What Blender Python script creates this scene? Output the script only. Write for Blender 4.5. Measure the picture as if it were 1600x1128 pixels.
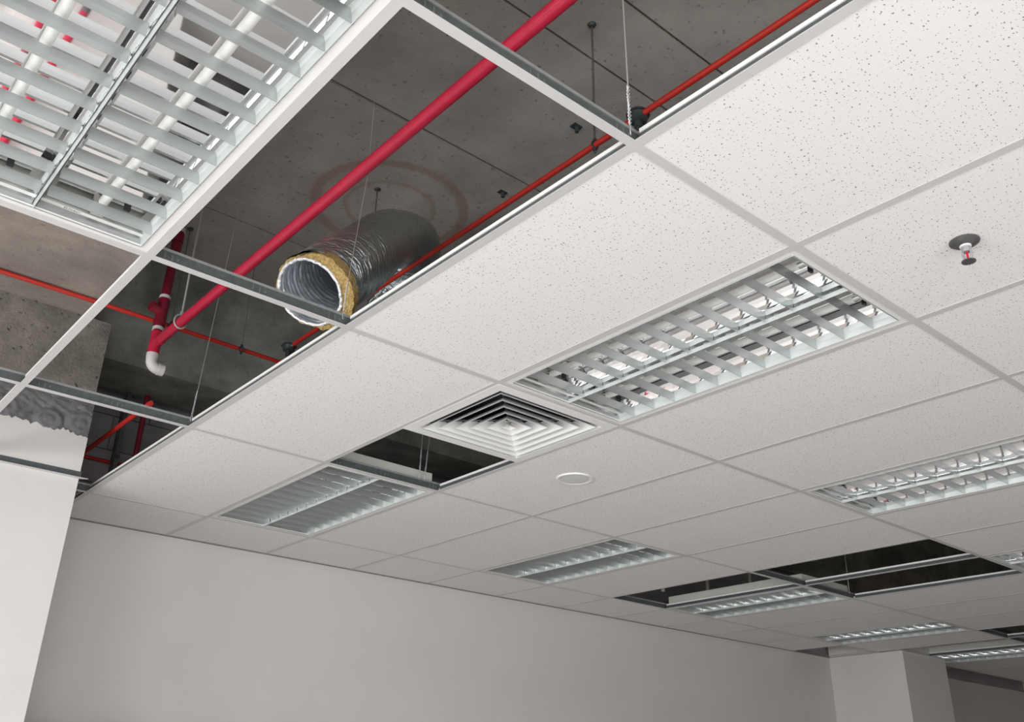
import bpy, math, random
from mathutils import Vector, Matrix
random.seed(7)
for o in list(bpy.data.objects):
    bpy.data.objects.remove(o, do_unlink=True)
SC = bpy.context.scene
COL = SC.collection
ZC = 2.8            # height of the suspended ceiling; every z below is measured from it

# ------------------------------------------------------------------ camera
R = ((0.7575569850859121, -0.6525210426280988, 0.017991755753172745),
     (0.2898608018352905, 0.3115680648735386, -0.9049342829788032),
     (0.5848830053155465, 0.6907543918633432, 0.42517083650523035))
cam = bpy.data.cameras.new('camera')
cam.sensor_fit = 'HORIZONTAL'
cam.sensor_width = 36.0
cam.lens = 1449.15 / 1600 * 36.0
cam.clip_start = 0.02
cam_o = bpy.data.objects.new('camera', cam)
COL.objects.link(cam_o)
cam_o.matrix_world = Matrix((
    (R[0][0], -R[1][0], -R[2][0], -0.6588),
    (R[0][1], -R[1][1], -R[2][1], -1.0496),
    (R[0][2], -R[1][2], -R[2][2], ZC - 1.2917),
    (0, 0, 0, 1)))
SC.camera = cam_o

# ------------------------------------------------------------------ light
SC.view_settings.view_transform = 'Standard'
SC.view_settings.look = 'None'
SC.view_settings.gamma = 1.0
SC.view_settings.use_curve_mapping = False
SC.view_settings.exposure = -0.12
world = bpy.data.worlds.new('sky')
SC.world = world
world.use_nodes = True
bg = world.node_tree.nodes['Background']
bg.inputs['Color'].default_value = (0.75, 0.86, 1.0, 1)
bg.inputs['Strength'].default_value = 1.0

def daylight(name, loc, direction, sx, sy, power, color=(0.985, 0.99, 1.0)):
    l = bpy.data.lights.new(name, 'AREA')
    l.shape = 'RECTANGLE'
    l.size, l.size_y = sx, sy
    l.energy = power
    l.color = color
    o = bpy.data.objects.new(name, l)
    COL.objects.link(o)
    o.location = loc
    o.rotation_euler = Vector(direction).to_track_quat('-Z', 'Y').to_euler()
    return o
# daylight falling in from above through the windows of the back wall and of the left wall
for wx in (-2.1, 0.3):
    daylight('window_daylight', (wx, -4.42, 1.55), (0, 1, -0.45), 1.9, 1.5, 88)
daylight('window_daylight', (-3.42, -1.6, 1.55), (1, 0, -0.45), 2.2, 1.5, 122)
daylight('window_daylight', (-3.42, 1.5, 1.55), (1, 0, -0.45), 2.2, 1.5, 122)

# ------------------------------------------------------------------ materials
MATS = {}
def nodes_of(name):
    m = bpy.data.materials.new(name)
    m.use_nodes = True
    nt = m.node_tree
    return m, nt, nt.nodes['Principled BSDF']
def N(nt, typ, **kw):
    n = nt.nodes.new(typ)
    for k, v in kw.items():
        if hasattr(n, k):
            setattr(n, k, v)
        else:
            n.inputs[k].default_value = v
    return n
def ramp(nt, fac, stops):
    r = nt.nodes.new('ShaderNodeValToRGB')
    els = r.color_ramp.elements
    els[0].position, els[0].color = stops[0][0], (*stops[0][1], 1)
    els[1].position, els[1].color = stops[-1][0], (*stops[-1][1], 1)
    for p, c in stops[1:-1]:
        e = els.new(p)
        e.color = (*c, 1)
    nt.links.new(fac, r.inputs['Fac'])
    return r
def position(nt, obj=False):
    if obj:
        return nt.nodes.new('ShaderNodeTexCoord').outputs['Object']
    return nt.nodes.new('ShaderNodeNewGeometry').outputs['Position']

def plain(name, col, rough=0.5, metal=0.0, noise=0.0, scale=30, bump=0.0, spec=0.5, obj=True):
    m, nt, b = nodes_of(name)
    b.inputs['Roughness'].default_value = rough
    b.inputs['Metallic'].default_value = metal
    b.inputs['Specular IOR Level'].default_value = spec
    n = N(nt, 'ShaderNodeTexNoise', Scale=scale, Detail=5.0)
    nt.links.new(position(nt, obj), n.inputs['Vector'])
    lo = tuple(max(0, c * (1 - noise)) for c in col)
    hi = tuple(min(1, c * (1 + noise)) for c in col)
    r = ramp(nt, n.outputs['Fac'], [(0.3, lo), (0.7, hi)])
    nt.links.new(r.outputs['Color'], b.inputs['Base Color'])
    if bump:
        bp = N(nt, 'ShaderNodeBump', Strength=bump, Distance=0.01)
        nt.links.new(n.outputs['Fac'], bp.inputs['Height'])
        nt.links.new(bp.outputs['Normal'], b.inputs['Normal'])
    MATS[name] = m
    return m

def tile_material():
    m, nt, b = nodes_of('ceiling_tile')
    b.inputs['Roughness'].default_value = 0.9
    b.inputs['Specular IOR Level'].default_value = 0.2
    pos = position(nt)
    # pinholes and short fissures pressed into the mineral board
    masks = []
    for sc, r0, th in ((66.0, 0.115, 0.25), (98.0, 0.13, 0.25)):
        warp = N(nt, 'ShaderNodeTexNoise', Scale=60.0, Detail=2.0)
        nt.links.new(pos, warp.inputs['Vector'])
        ma = N(nt, 'ShaderNodeVectorMath', operation='MULTIPLY_ADD')
        ma.inputs[1].default_value = (0.01, 0.01, 0)
        nt.links.new(warp.outputs['Color'], ma.inputs[0])
        nt.links.new(pos, ma.inputs[2])
        flat = N(nt, 'ShaderNodeVectorMath', operation='MULTIPLY')
        flat.inputs[1].default_value = (0.72, 1.0, 0.0)
        nt.links.new(ma.outputs['Vector'], flat.inputs[0])
        v = N(nt, 'ShaderNodeTexVoronoi', Scale=sc, voronoi_dimensions='2D')
        nt.links.new(flat.outputs['Vector'], v.inputs['Vector'])
        sep = nt.nodes.new('ShaderNodeSeparateColor')
        nt.links.new(v.outputs['Color'], sep.inputs['Color'])
        # hole radius differs from cell to cell and many cells have none
        rad = N(nt, 'ShaderNodeMapRange')
        rad.inputs['From Min'].default_value = th
        rad.inputs['From Max'].default_value = 1.0
        rad.inputs['To Min'].default_value = 0.0
        rad.inputs['To Max'].default_value = r0
        nt.links.new(sep.outputs['Red'], rad.inputs['Value'])
        lt = N(nt, 'ShaderNodeMath', operation='LESS_THAN')
        nt.links.new(v.outputs['Distance'], lt.inputs[0])
        nt.links.new(rad.outputs['Result'], lt.inputs[1])
        masks.append(lt.outputs['Value'])
    mx = N(nt, 'ShaderNodeMath', operation='MAXIMUM')
    nt.links.new(masks[0], mx.inputs[0]); nt.links.new(masks[1], mx.inputs[1])
    cr = ramp(nt, mx.outputs['Value'], [(0.0, (0.80, 0.785, 0.775)), (1.0, (0.26, 0.25, 0.25))])
    nt.links.new(cr.outputs['Color'], b.inputs['Base Color'])
    n = N(nt, 'ShaderNodeTexNoise', Scale=220.0, Detail=3.0)
    nt.links.new(pos, n.inputs['Vector'])
    sub = N(nt, 'ShaderNodeMath', operation='MULTIPLY_ADD')
    sub.inputs[1].default_value = -3.0
    nt.links.new(mx.outputs['Value'], sub.inputs[0]); nt.links.new(n.outputs['Fac'], sub.inputs[2])
    bp = N(nt, 'ShaderNodeBump', Strength=0.25, Distance=0.001)
    nt.links.new(sub.outputs['Value'], bp.inputs['Height'])
    nt.links.new(bp.outputs['Normal'], b.inputs['Normal'])
    MATS['tile'] = m
tile_material()

def concrete_material(name, base, dark, spots=0.5, stain=None, rough_bump=0.3, streak=False, contrast=1.0):
    m, nt, b = nodes_of(name)
    b.inputs['Roughness'].default_value = 0.85
    b.inputs['Specular IOR Level'].default_value = 0.25
    pos = position(nt)
    vec = pos
    if streak:
        sv = N(nt, 'ShaderNodeVectorMath', operation='MULTIPLY')
        sv.inputs[1].default_value = streak
        nt.links.new(pos, sv.inputs[0]); vec = sv.outputs['Vector']
    n1 = N(nt, 'ShaderNodeTexNoise', Scale=3.2, Detail=9.0, Roughness=0.65)
    nt.links.new(vec, n1.inputs['Vector'])
    mid = tuple((a + c) / 2 for a, c in zip(base, dark))
    r1 = ramp(nt, n1.outputs['Fac'], [(0.5 - 0.2 / contrast, dark), (0.5, mid), (0.5 + 0.15 / contrast, base)])
    col = r1.outputs['Color']
    # air holes
    n2 = N(nt, 'ShaderNodeTexNoise', Scale=46.0, Detail=2.0)
    nt.links.new(pos, n2.inputs['Vector'])
    r2 = ramp(nt, n2.outputs['Fac'], [(0.66, (0, 0, 0)), (0.72, (spots, spots, spots))])
    mix = nt.nodes.new('ShaderNodeMix'); mix.data_type = 'RGBA'
    nt.links.new(r2.outputs['Color'], mix.inputs['Factor'])
    nt.links.new(col, mix.inputs['A'])
    mix.inputs['B'].default_value = (*(c * 0.3 for c in dark), 1)
    col = mix.outputs['Result']
    if stain:
        cx, cy, bands, scol = stain
        sepp = nt.nodes.new('ShaderNodeSeparateXYZ'); nt.links.new(pos, sepp.inputs[0])
        cmb = nt.nodes.new('ShaderNodeCombineXYZ')
        nt.links.new(sepp.outputs['X'], cmb.inputs['X']); nt.links.new(sepp.outputs['Y'], cmb.inputs['Y'])
        dv = N(nt, 'ShaderNodeVectorMath', operation='DISTANCE')
        dv.inputs[1].default_value = (cx, cy, 0)
        nt.links.new(cmb.outputs['Vector'], dv.inputs[0])
        n3 = N(nt, 'ShaderNodeTexNoise', Scale=42.0, Detail=3.0)
        nt.links.new(pos, n3.inputs['Vector'])
        wob = N(nt, 'ShaderNodeMath', operation='MULTIPLY_ADD')
        wob.inputs[1].default_value = 0.05
        nt.links.new(n3.outputs['Fac'], wob.inputs[0]); nt.links.new(dv.outputs['Value'], wob.inputs[2])
        st = []
        for p, v in bands:
            st.append((p, (v, v, v)))
        r3 = ramp(nt, wob.outputs['Value'], st)
        mix2 = nt.nodes.new('ShaderNodeMix'); mix2.data_type = 'RGBA'
        nt.links.new(r3.outputs['Color'], mix2.inputs['Factor'])
        nt.links.new(col, mix2.inputs['A']); mix2.inputs['B'].default_value = (*scol, 1)
        col = mix2.outputs['Result']
    nt.links.new(col, b.inputs['Base Color'])
    n4 = N(nt, 'ShaderNodeTexNoise', Scale=60.0, Detail=6.0, Roughness=0.7)
    nt.links.new(pos, n4.inputs['Vector'])
    bp = N(nt, 'ShaderNodeBump', Strength=rough_bump, Distance=0.01)
    nt.links.new(n4.outputs['Fac'], bp.inputs['Height'])
    nt.links.new(bp.outputs['Normal'], b.inputs['Normal'])
    MATS[name] = m
concrete_material('slab', (0.45, 0.415, 0.38), (0.33, 0.305, 0.28), spots=0.6,
                  stain=(1.36, 2.30, [(0.225, 0), (0.245, 0.55), (0.262, 0.0), (0.36, 0.0), (0.375, 0.55), (0.41, 0.6), (0.425, 0.0)],
                         (0.30, 0.205, 0.14)), rough_bump=0.15)
concrete_material('beam_tan', (0.43, 0.375, 0.33), (0.24, 0.21, 0.185), spots=0.35, contrast=0.9)
concrete_material('beam_green', (0.36, 0.365, 0.33), (0.11, 0.117, 0.11), spots=0.3, contrast=0.8)
concrete_material('column_raw', (0.34, 0.31, 0.275), (0.15, 0.135, 0.12), spots=0.9, rough_bump=0.9, contrast=1.3)
concrete_material('block_grey', (0.40, 0.375, 0.38), (0.30, 0.28, 0.285), spots=0.2, streak=(1, 1, 6))
plain('plaster', (0.17, 0.17, 0.175), 0.85, noise=0.25, scale=25, bump=0.8)  # mortar grey, darkened for the shade above the ceiling
plain('column_paint', (0.70, 0.68, 0.65), 0.75, noise=0.02, scale=5, bump=0.03)
plain('wall_paint', (0.66, 0.63, 0.595), 0.7, noise=0.02, scale=3, bump=0.02)
plain('white_tee', (0.57, 0.56, 0.555), 0.45, noise=0.01)
plain('trim_shadow', (0.26, 0.25, 0.245), 0.6, noise=0.02)
plain('white_enamel', (0.80, 0.79, 0.77), 0.4, noise=0.01)
plain('cover_grey', (0.60, 0.60, 0.55), 0.5, noise=0.02)
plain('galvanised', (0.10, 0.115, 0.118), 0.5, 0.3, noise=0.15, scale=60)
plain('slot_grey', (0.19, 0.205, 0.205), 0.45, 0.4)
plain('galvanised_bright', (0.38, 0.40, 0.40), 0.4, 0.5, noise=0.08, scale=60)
plain('blade_aluminium', (0.58, 0.61, 0.605), 0.36, 0.95, noise=0.01)
plain('strip_aluminium', (0.58, 0.61, 0.60), 0.4, 0.35, noise=0.01)
plain('mirror_aluminium', (0.93, 0.92, 0.925), 0.03, 1.0)
plain('tube_glass', (0.86, 0.86, 0.84), 0.25, spec=0.5)
plain('black_plastic', (0.02, 0.02, 0.022), 0.5)
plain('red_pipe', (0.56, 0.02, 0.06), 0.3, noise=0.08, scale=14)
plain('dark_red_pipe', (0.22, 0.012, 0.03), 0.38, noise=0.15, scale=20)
plain('red_conduit', (0.55, 0.03, 0.02), 0.4, noise=0.06, scale=18)
plain('pvc_white', (0.72, 0.71, 0.68), 0.4, noise=0.08, scale=18)
plain('wire', (0.55, 0.56, 0.56), 0.45, 0.5)
plain('rod_steel', (0.16, 0.155, 0.15), 0.55, 0.5, noise=0.2, scale=50)
plain('rod_light', (0.5, 0.5, 0.47), 0.5, 0.3)
plain('junction_grey', (0.06, 0.075, 0.078), 0.45, 0.4, noise=0.2, scale=30)
plain('insulation', (0.50, 0.35, 0.13), 0.95, noise=0.4, scale=130, bump=1.0)
plain('cloth_dark', (0.045, 0.04, 0.045), 0.4, noise=0.3, scale=8, bump=0.4)
plain('floor_screed', (0.75, 0.735, 0.72), 0.6, noise=0.06, scale=3)
plain('sprinkler_grey', (0.11, 0.105, 0.11), 0.5, 0.3, noise=0.25, scale=60)
plain('chrome', (0.7, 0.7, 0.69), 0.22, 0.9)
plain('chrome_dull', (0.40, 0.40, 0.40), 0.4, 0.5)
plain('bulb_red', (0.5, 0.005, 0.03), 0.15)
plain('speaker_grille', (0.66, 0.67, 0.66), 0.6, noise=0.03, scale=400)
plain('diffuser_white', (0.80, 0.80, 0.79), 0.4)
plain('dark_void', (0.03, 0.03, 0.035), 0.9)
plain('tape_grey', (0.12, 0.12, 0.12), 0.6)

def foil_material(name, col, rough, scale, strength, axis=None, metal=1.0):
    m, nt, b = nodes_of(name)
    b.inputs['Metallic'].default_value = metal
    b.inputs['Roughness'].default_value = rough
    b.inputs['Base Color'].default_value = (*col, 1)
    vec = position(nt, True)
    if axis:
        # creases run round the tube: fine along its axis, long across it
        d = N(nt, 'ShaderNodeVectorMath', operation='DOT_PRODUCT')
        d.inputs[1].default_value = axis
        nt.links.new(vec, d.inputs[0])
        sx = nt.nodes.new('ShaderNodeVectorMath'); sx.operation = 'SCALE'
        sx.inputs[0].default_value = axis
        mul = N(nt, 'ShaderNodeMath', operation='MULTIPLY')
        mul.inputs[1].default_value = 2.6
        nt.links.new(d.outputs['Value'], mul.inputs[0]); nt.links.new(mul.outputs['Value'], sx.inputs['Scale'])
        ad0 = N(nt, 'ShaderNodeVectorMath', operation='ADD')
        nt.links.new(vec, ad0.inputs[0]); nt.links.new(sx.outputs['Vector'], ad0.inputs[1])
        vec = ad0.outputs['Vector']
    n = N(nt, 'ShaderNodeTexVoronoi', Scale=scale)
    n2 = N(nt, 'ShaderNodeTexNoise', Scale=scale * 0.8, Detail=6.0, Roughness=0.6)
    nt.links.new(vec, n.inputs['Vector']); nt.links.new(vec, n2.inputs['Vector'])
    ad = N(nt, 'ShaderNodeMath', operation='MULTIPLY_ADD')
    ad.inputs[1].default_value = 0.6
    nt.links.new(n.outputs['Distance'], ad.inputs[0]); nt.links.new(n2.outputs['Fac'], ad.inputs[2])
    bp = N(nt, 'ShaderNodeBump', Strength=strength, Distance=0.012)
    nt.links.new(ad.outputs['Value'], bp.inputs['Height'])
    nt.links.new(bp.outputs['Normal'], b.inputs['Normal'])
    MATS[name] = m
foil_material('foil_jacket', (0.56, 0.63, 0.645), 0.2, 26, 0.9, (0.62, 0.53, 0.58))
foil_material('foil_liner', (0.72, 0.76, 0.80), 0.3, 40, 0.4, metal=0.75)
foil_material('foil_rim', (0.95, 0.95, 0.96), 0.35, 60, 0.8, metal=0.7)

# ------------------------------------------------------------------ mesh helpers
class MB:
    def __init__(s):
        s.v, s.f = [], []
    def add(s, vs, fs):
        n = len(s.v)
        s.v += [tuple(p) for p in vs]
        s.f += [tuple(i + n for i in f) for f in fs]
        return s
    def box(s, x0, x1, y0, y1, z0, z1):
        return s.add([(x0, y0, z0), (x1, y0, z0), (x1, y1, z0), (x0, y1, z0), (x0, y0, z1), (x1, y0, z1), (x1, y1, z1), (x0, y1, z1)],
                     [(3, 2, 1, 0), (4, 5, 6, 7), (0, 1, 5, 4), (1, 2, 6, 5), (2, 3, 7, 6), (3, 0, 4, 7)])
    def tube(s, pts, r, n=10, cap=True, closed=False):
        pts = [Vector(p) for p in pts]
        rs = r if isinstance(r, (list, tuple)) else [r] * len(pts)
        L = len(pts)
        rings = []
        t0 = (pts[1] - pts[0]).normalized()
        up = Vector((0, 0, 1)) if abs(t0.z) < 0.9 else Vector((1, 0, 0))
        a = t0.cross(up).normalized()
        for i, p in enumerate(pts):
            if closed:
                t = (pts[(i + 1) % L] - pts[i - 1]).normalized()
            else:
                t = (pts[min(i + 1, L - 1)] - pts[max(i - 1, 0)]).normalized()
            a = (a - t * a.dot(t)).normalized()
            b = t.cross(a)
            rings.append([p + (a * math.cos(2 * math.pi * k / n) + b * math.sin(2 * math.pi * k / n)) * rs[i] for k in range(n)])
        vs = [q for ring in rings for q in ring]
        fs = []
        for i in range(L if closed else L - 1):
            j = (i + 1) % L
            for k in range(n):
                k2 = (k + 1) % n
                fs.append((i * n + k, i * n + k2, j * n + k2, j * n + k))
        if cap and not closed:
            fs.append(tuple(range(n))[::-1])
            fs.append(tuple((L - 1) * n + k for k in range(n)))
        return s.add(vs, fs)
    def lathe(s, prof, n=24, c=(0, 0, 0), axis=None):
        vs, fs = [], []
        M = Matrix.Identity(3) if axis is None else Vector((0, 0, 1)).rotation_difference(Vector(axis)).to_matrix()
        for r, z in prof:
            for k in range(n):
                a = 2 * math.pi * k / n
                vs.append(Vector(c) + M @ Vector((r * math.cos(a), r * math.sin(a), z)))
        for i in range(len(prof) - 1):
            for k in range(n):
                k2 = (k + 1) % n
                fs.append((i * n + k, i * n + k2, (i + 1) * n + k2, (i + 1) * n + k))
        if prof[0][0] > 1e-6:
            fs.append(tuple(range(n))[::-1])
        if prof[-1][0] > 1e-6:
            fs.append(tuple((len(prof) - 1) * n + k for k in range(n)))
        return s.add(vs, fs)
    def prism(s, poly, axis, a0, a1):
        """poly: 2D points; axis 'x','y','z' is the extrusion direction"""
        def P(u, v, w):
            return {'x': (w, u, v), 'y': (u, w, v), 'z': (u, v, w)}[axis]
        n = len(poly)
        vs = [P(u, v, a0) for u, v in poly] + [P(u, v, a1) for u, v in poly]
        fs = [tuple(range(n))[::-1], tuple(range(n, 2 * n))]
        for k in range(n):
            k2 = (k + 1) % n
            fs.append((k, k2, n + k2, n + k))
        return s.add(vs, fs)
    def mesh(s, name, mat, smooth=False, bevel=0):
        me = bpy.data.meshes.new(name)
        me.from_pydata(s.v, [], s.f)
        me.materials.append(MATS[mat])
        import bmesh
        bm = bmesh.new(); bm.from_mesh(me)
        bmesh.ops.recalc_face_normals(bm, faces=bm.faces)
        bm.to_mesh(me); bm.free()
        if smooth:
            for p in me.polygons:
                p.use_smooth = True
            try:
                me.set_sharp_from_angle(angle=math.radians(40))
            except Exception:
                pass
        return me
    def build(s, name, mat, parent=None, loc=None, smooth=False):
        return link(name, s.mesh(name, mat, smooth), parent, loc)

def link(name, me, parent=None, loc=None):
    o = bpy.data.objects.new(name, me)
    COL.objects.link(o)
    if parent:
        o.parent = parent
        if loc:
            o.location = loc
    else:
        l = loc or (0, 0, 0)
        o.location = (l[0], l[1], l[2] + ZC)
    return o
def empty(name, loc, rz=0):
    o = bpy.data.objects.new(name, None)
    COL.objects.link(o)
    o.location = (loc[0], loc[1], loc[2] + ZC)
    o.rotation_euler = (0, 0, rz)
    o.empty_display_size = 0.1
    return o
def tag(o, label, cat, group=None):
    o['label'] = label; o['category'] = cat
    if group:
        o['group'] = group
    return o
def struct(o):
    o['kind'] = 'structure'
    return o
def copy_tree(o, loc, label=None, group=None):
    c = o.copy(); COL.objects.link(c)
    c.location = (loc[0], loc[1], loc[2] + ZC)
    if label: c['label'] = label
    if group: c['group'] = group
    for ch in o.children:
        d = ch.copy(); COL.objects.link(d); d.parent = c
        for g in ch.children:
            e = g.copy(); COL.objects.link(e); e.parent = d
    return c
def arc(c, r, a0, a1, u, v, n=8):
    c, u, v = Vector(c), Vector(u), Vector(v)
    return [c + (u * math.cos(a0 + (a1 - a0) * k / n) + v * math.sin(a0 + (a1 - a0) * k / n)) * r for k in range(n + 1)]

# ------------------------------------------------------------------ grid of the suspended ceiling
XS = {-5: -3.04, -4: -2.44, -3: -1.834, -2: -1.23, -1: -0.627, 0: -0.024, 1: 0.592, 2: 1.2, 3: 1.806, 4: 2.404, 5: 3.0, 6: 3.61, 7: 4.212,
      8: 4.806, 9: 5.41, 10: 6.01, 11: 6.62, 12: 7.235, 13: 7.80}
for k in range(14, 20):
    XS[k] = 7.80 + 0.603 * (k - 13)
YS = {3: -3.52, 2: -2.34, 1: -1.157, 0: 0.028, -1: 1.213, -2: 2.382, -3: 3.575, -4: 4.13}
UROWS = [(3, 2), (2, 1), (1, 0), (0, -1), (-1, -2), (-2, -3), (-3, -4)]     # near row first
NVMIN, NVMAX = -5, 19
SLAB = 1.35
WALL_Y = 4.13
COLX = (-0.32, 0.478); COLY = 3.38
COL2X = (7.90, 8.70)

# cells (row index in UROWS, v) that hold no tile
OPEN = {(2, 0), (3, 0), (4, 0), (5, 0), (4, -1), (5, -1), (6, 0), (6, -1), (6, -2), (4, 7), (4, 8), (5, 7), (4, 12), (4, 13), (5, 13),
        (6, 12), (6, 13), (6, 14), (2, -1)}
LIGHTS = {(3, -1), (3, 2), (3, 5), (3, 8), (5, 2), (5, 5), (5, 8), (5, 11), (5, 14)}

# ------------------------------------------------------------------ structure: slab, beams, columns, walls, floor
slab = struct(empty('concrete_slab', (0, 0, SLAB)))
bounds = [-4.6, -2.6, -1.0, 0.612, 0.905, 1.70, 2.91, 3.56]
drops = [0.0, 0.003, -0.002, 0.0, 0.003, -0.003, 0.0]
for i in range(len(bounds) - 1):
    b = MB().box(-3.5, 12.5, bounds[i] + 0.006, bounds[i + 1] - 0.006, drops[i], 0.2)
    b.build('slab_panel', 'slab', slab)
MB().box(-3.5, 12.5, -4.6, 4.4, 0.035, 0.22).build('slab_topping', 'dark_void', slab)

# beam across, greenish and unpainted, just behind the drain pipe
struct(MB().box(-3.5, 12.5, 3.55, 3.95, 0.692, SLAB).build('concrete_beam', 'beam_green'))
# deep beam running towards the camera, its soffit shows left of the open bay
by = struct(MB().box(-1.35, 0.342, -4.6, COLY, 0.80, SLAB).build('concrete_beam', 'beam_tan'))

def ragged(x0, x1, z, amp, n, seed):
    rnd = random.Random(seed)
    pts, h = [], 0
    for k in range(n + 1):
        h = 0.6 * h + rnd.uniform(-amp, amp)
        pts.append((x0 + (x1 - x0) * k / n, z + h + (rnd.uniform(-amp, amp) if k % 3 == 0 else 0)))
    return pts
def column(name, x0, x1, y0, full):
    c = struct(empty(name, ((x0 + x1) / 2, y0, -ZC)))
    ox, oy, oz = (x0 + x1) / 2, y0, -ZC
    MB().box(x0 - ox, x1 - ox, 0, WALL_Y + 0.2 - oy, 0, 0.80 - oz).build('column_core', 'column_raw', c)
    # coat of paint up to a ragged edge a little above the ceiling line
    top = ragged(x0 - ox - 0.006, x1 - ox + 0.006, 0.205 - oz, 0.008, 70, 3)
    poly = [(x0 - ox - 0.006, 0.0)] + [(x1 - ox + 0.006, 0.0)] + top[::-1]
    MB().prism(poly, 'y', -0.012, 0.0).build('painted_skim', 'column_paint', c)
    MB().box(x1 - ox, x1 - ox + 0.006, 0.0, WALL_Y - oy, 0, 0.20 - oz).build('painted_skim', 'column_paint', c)
    MB().box(x0 - ox - 0.006, x0 - ox, 0.0, WALL_Y - oy, 0, 0.20 - oz).build('painted_skim', 'column_paint', c)
    if full:
        # grey mortar troweled on in overlapping dabs
        rnd = random.Random(11)
        nx, nz = 120, 40
        z0, z1 = 0.185, 0.375
        dabs = [(x0 + 0.10 + 0.17 * k + rnd.uniform(-0.02, 0.02), 0.255 + rnd.uniform(-0.012, 0.012), rnd.uniform(0.06, 0.085)) for k in range(5)]
        vs, fs = [], []
        for j in range(nz + 1):
            for i in range(nx + 1):
                x = x0 + (x1 + 0.004 - x0) * i / nx; z = z0 + (z1 - z0) * j / nz
                h = 0.004 + 0.0035 * math.sin(x * 61 + 3 * math.sin(z * 40)) * math.sin(z * 83 + x * 20)
                h += rnd.uniform(0, 0.0035) * (0.3 + 1.7 * max(0, (z - 0.26) / 0.12))
                for dx, dz, dr in dabs:
                    d = math.hypot(x - dx, (z - dz) * 1.25)
                    if d < dr:
                        h = max(h, 0.007 + 0.008 * (1 - (d / dr) ** 4) + 0.002 * math.sin(d * 160))
                if z > 0.345:
                    h *= max(0.0, (z1 - z) / 0.03)
                vs.append((x - ox, -h, z - oz))
        for j in range(nz):
            for i in range(nx):
                a = j * (nx + 1) + i
                fs.append((a, a + 1, a + nx + 2, a + nx + 1))
        MB().add(vs, fs).build('mortar_coat', 'plaster', c, smooth=True)
    return c
column('column', COLX[0], COLX[1], COLY, True)
column('column', COL2X[0], COL2X[1], COLY, False)

# far wall: painted below the ceiling line, raw blockwork above
struct(MB().box(-3.5, 12.5, WALL_Y, WALL_Y + 0.15, -ZC, 0.02).build('wall_far', 'wall_paint'))
blk = struct(MB().box(-3.5, 12.5, WALL_Y + 0.02, WALL_Y + 0.15, 0.02, 0.02 + 0.001).build('wall_upper', 'block_grey'))
bm1 = {}
def block(name, w):
    if w not in bm1:
        bm1[w] = MB().box(0, w - 0.008, 0, 0.12, 0, 0.192).mesh('block', 'block_grey')
    return bm1[w]
for r in range(4):
    x = 0.40 - (0.2 if r % 2 else 0)
    while x < 2.2:
        o = link('block', block('block', 0.4), blk, (x, WALL_Y + 0.015, 0.022 + r * 0.2))
        x += 0.4
MB().box(-3.5, 12.5, WALL_Y + 0.03, WALL_Y + 0.15, 0.02, SLAB).build('mortar_bed', 'block_grey', blk)

struct(MB().box(-3.5, 12.5, -4.6, WALL_Y + 0.15, -ZC - 0.1, -ZC).build('floor', 'floor_screed'))
def wall_with_windows(name, axis, fixed, thick, a0, a1, wins, zw0, zw1):
    m = MB()
    def bx(u0, u1, z0, z1):
        if u1 - u0 < 1e-4: return
        if axis == 'x': m.box(u0, u1, fixed - thick, fixed, z0, z1)
        else: m.box(fixed - thick, fixed, u0, u1, z0, z1)
    u = a0
    for w0, w1 in wins:
        bx(u, w0, -ZC, SLAB); bx(w0, w1, -ZC, zw0); bx(w0, w1, zw1, SLAB); u = w1
    bx(u, a1, -ZC, SLAB)
    return struct(m.build(name, 'wall_paint'))
WB = [(-3.1, -1.1), (-0.7, 1.3)]
wall_with_windows('wall_back', 'x', -4.45, 0.15, -3.5, 12.5, WB, -2.05, -0.45)
wall_with_windows('wall_left', 'y', -3.45, 0.15, -4.6, WALL_Y + 0.15, [(-2.8, -0.4), (0.3, 2.7)], -2.05, -0.45)
struct(MB().box(12.4, 12.55, -4.6, WALL_Y + 0.15, -ZC, SLAB).build('wall_right', 'wall_paint'))
def window(name, cx, cy, w, h, rz):
    t = struct(empty(name, (cx, cy, -1.25), rz))
    f = MB()
    for z in (-h / 2, h / 2 - 0.05): f.box(-w / 2, w / 2, -0.03, 0.03, z, z + 0.05)
    for x in (-w / 2, -0.025, w / 2 - 0.05): f.box(x, x + 0.05, -0.03, 0.03, -h / 2 + 0.05, h / 2 - 0.05)
    f.build('window_frame', 'white_enamel', t)
for k, (a, b_) in enumerate(WB):
    window('window_%d' % (k + 1), (a + b_) / 2, -4.52, b_ - a, 1.6, 0)
window('window_3', -3.52, -1.6, 2.4, 1.6, math.pi / 2)
window('window_4', -3.52, 1.5, 2.4, 1.6, math.pi / 2)

# wall angles where the grid meets wall and columns
def angle_x(name, x0, x1, y, mat='white_tee'):
    m = MB().box(x0, x1, y - 0.024, y, -0.001, 0.0015).box(x0, x1, y - 0.0015, y, 0.0015, 0.026)
    return struct(m.build(name, mat))
angle_x('trim_1', 0.49, COL2X[0], WALL_Y, 'trim_shadow')  # far wall angle coloured dark to stand in for the shadow gap
t2 = struct(empty('trim_2', (0, COLY - 0.012, 0)))
MB().box(-0.32, 0.490, -0.0025, 0, -0.002, 0.03).build('angle_leg', 'galvanised', t2)
MB().prism([(-0.32, -0.024), (0.518, -0.024), (0.492, 0.0), (-0.32, 0.0)], 'z', -0.0035, -0.001).build('angle_flange', 'white_tee', t2)
angle_x('trim_3', COL2X[0] - 0.03, COL2X[1], COLY - 0.012)
struct(MB().box(COL2X[0] - 0.032, COL2X[0] - 0.008, COLY - 0.012, WALL_Y, -0.001, 0.0015).box(COL2X[0] - 0.0105, COL2X[0] - 0.008, COLY, WALL_Y, 0.0015, 0.026).build('trim_4', 'white_tee'))

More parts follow.
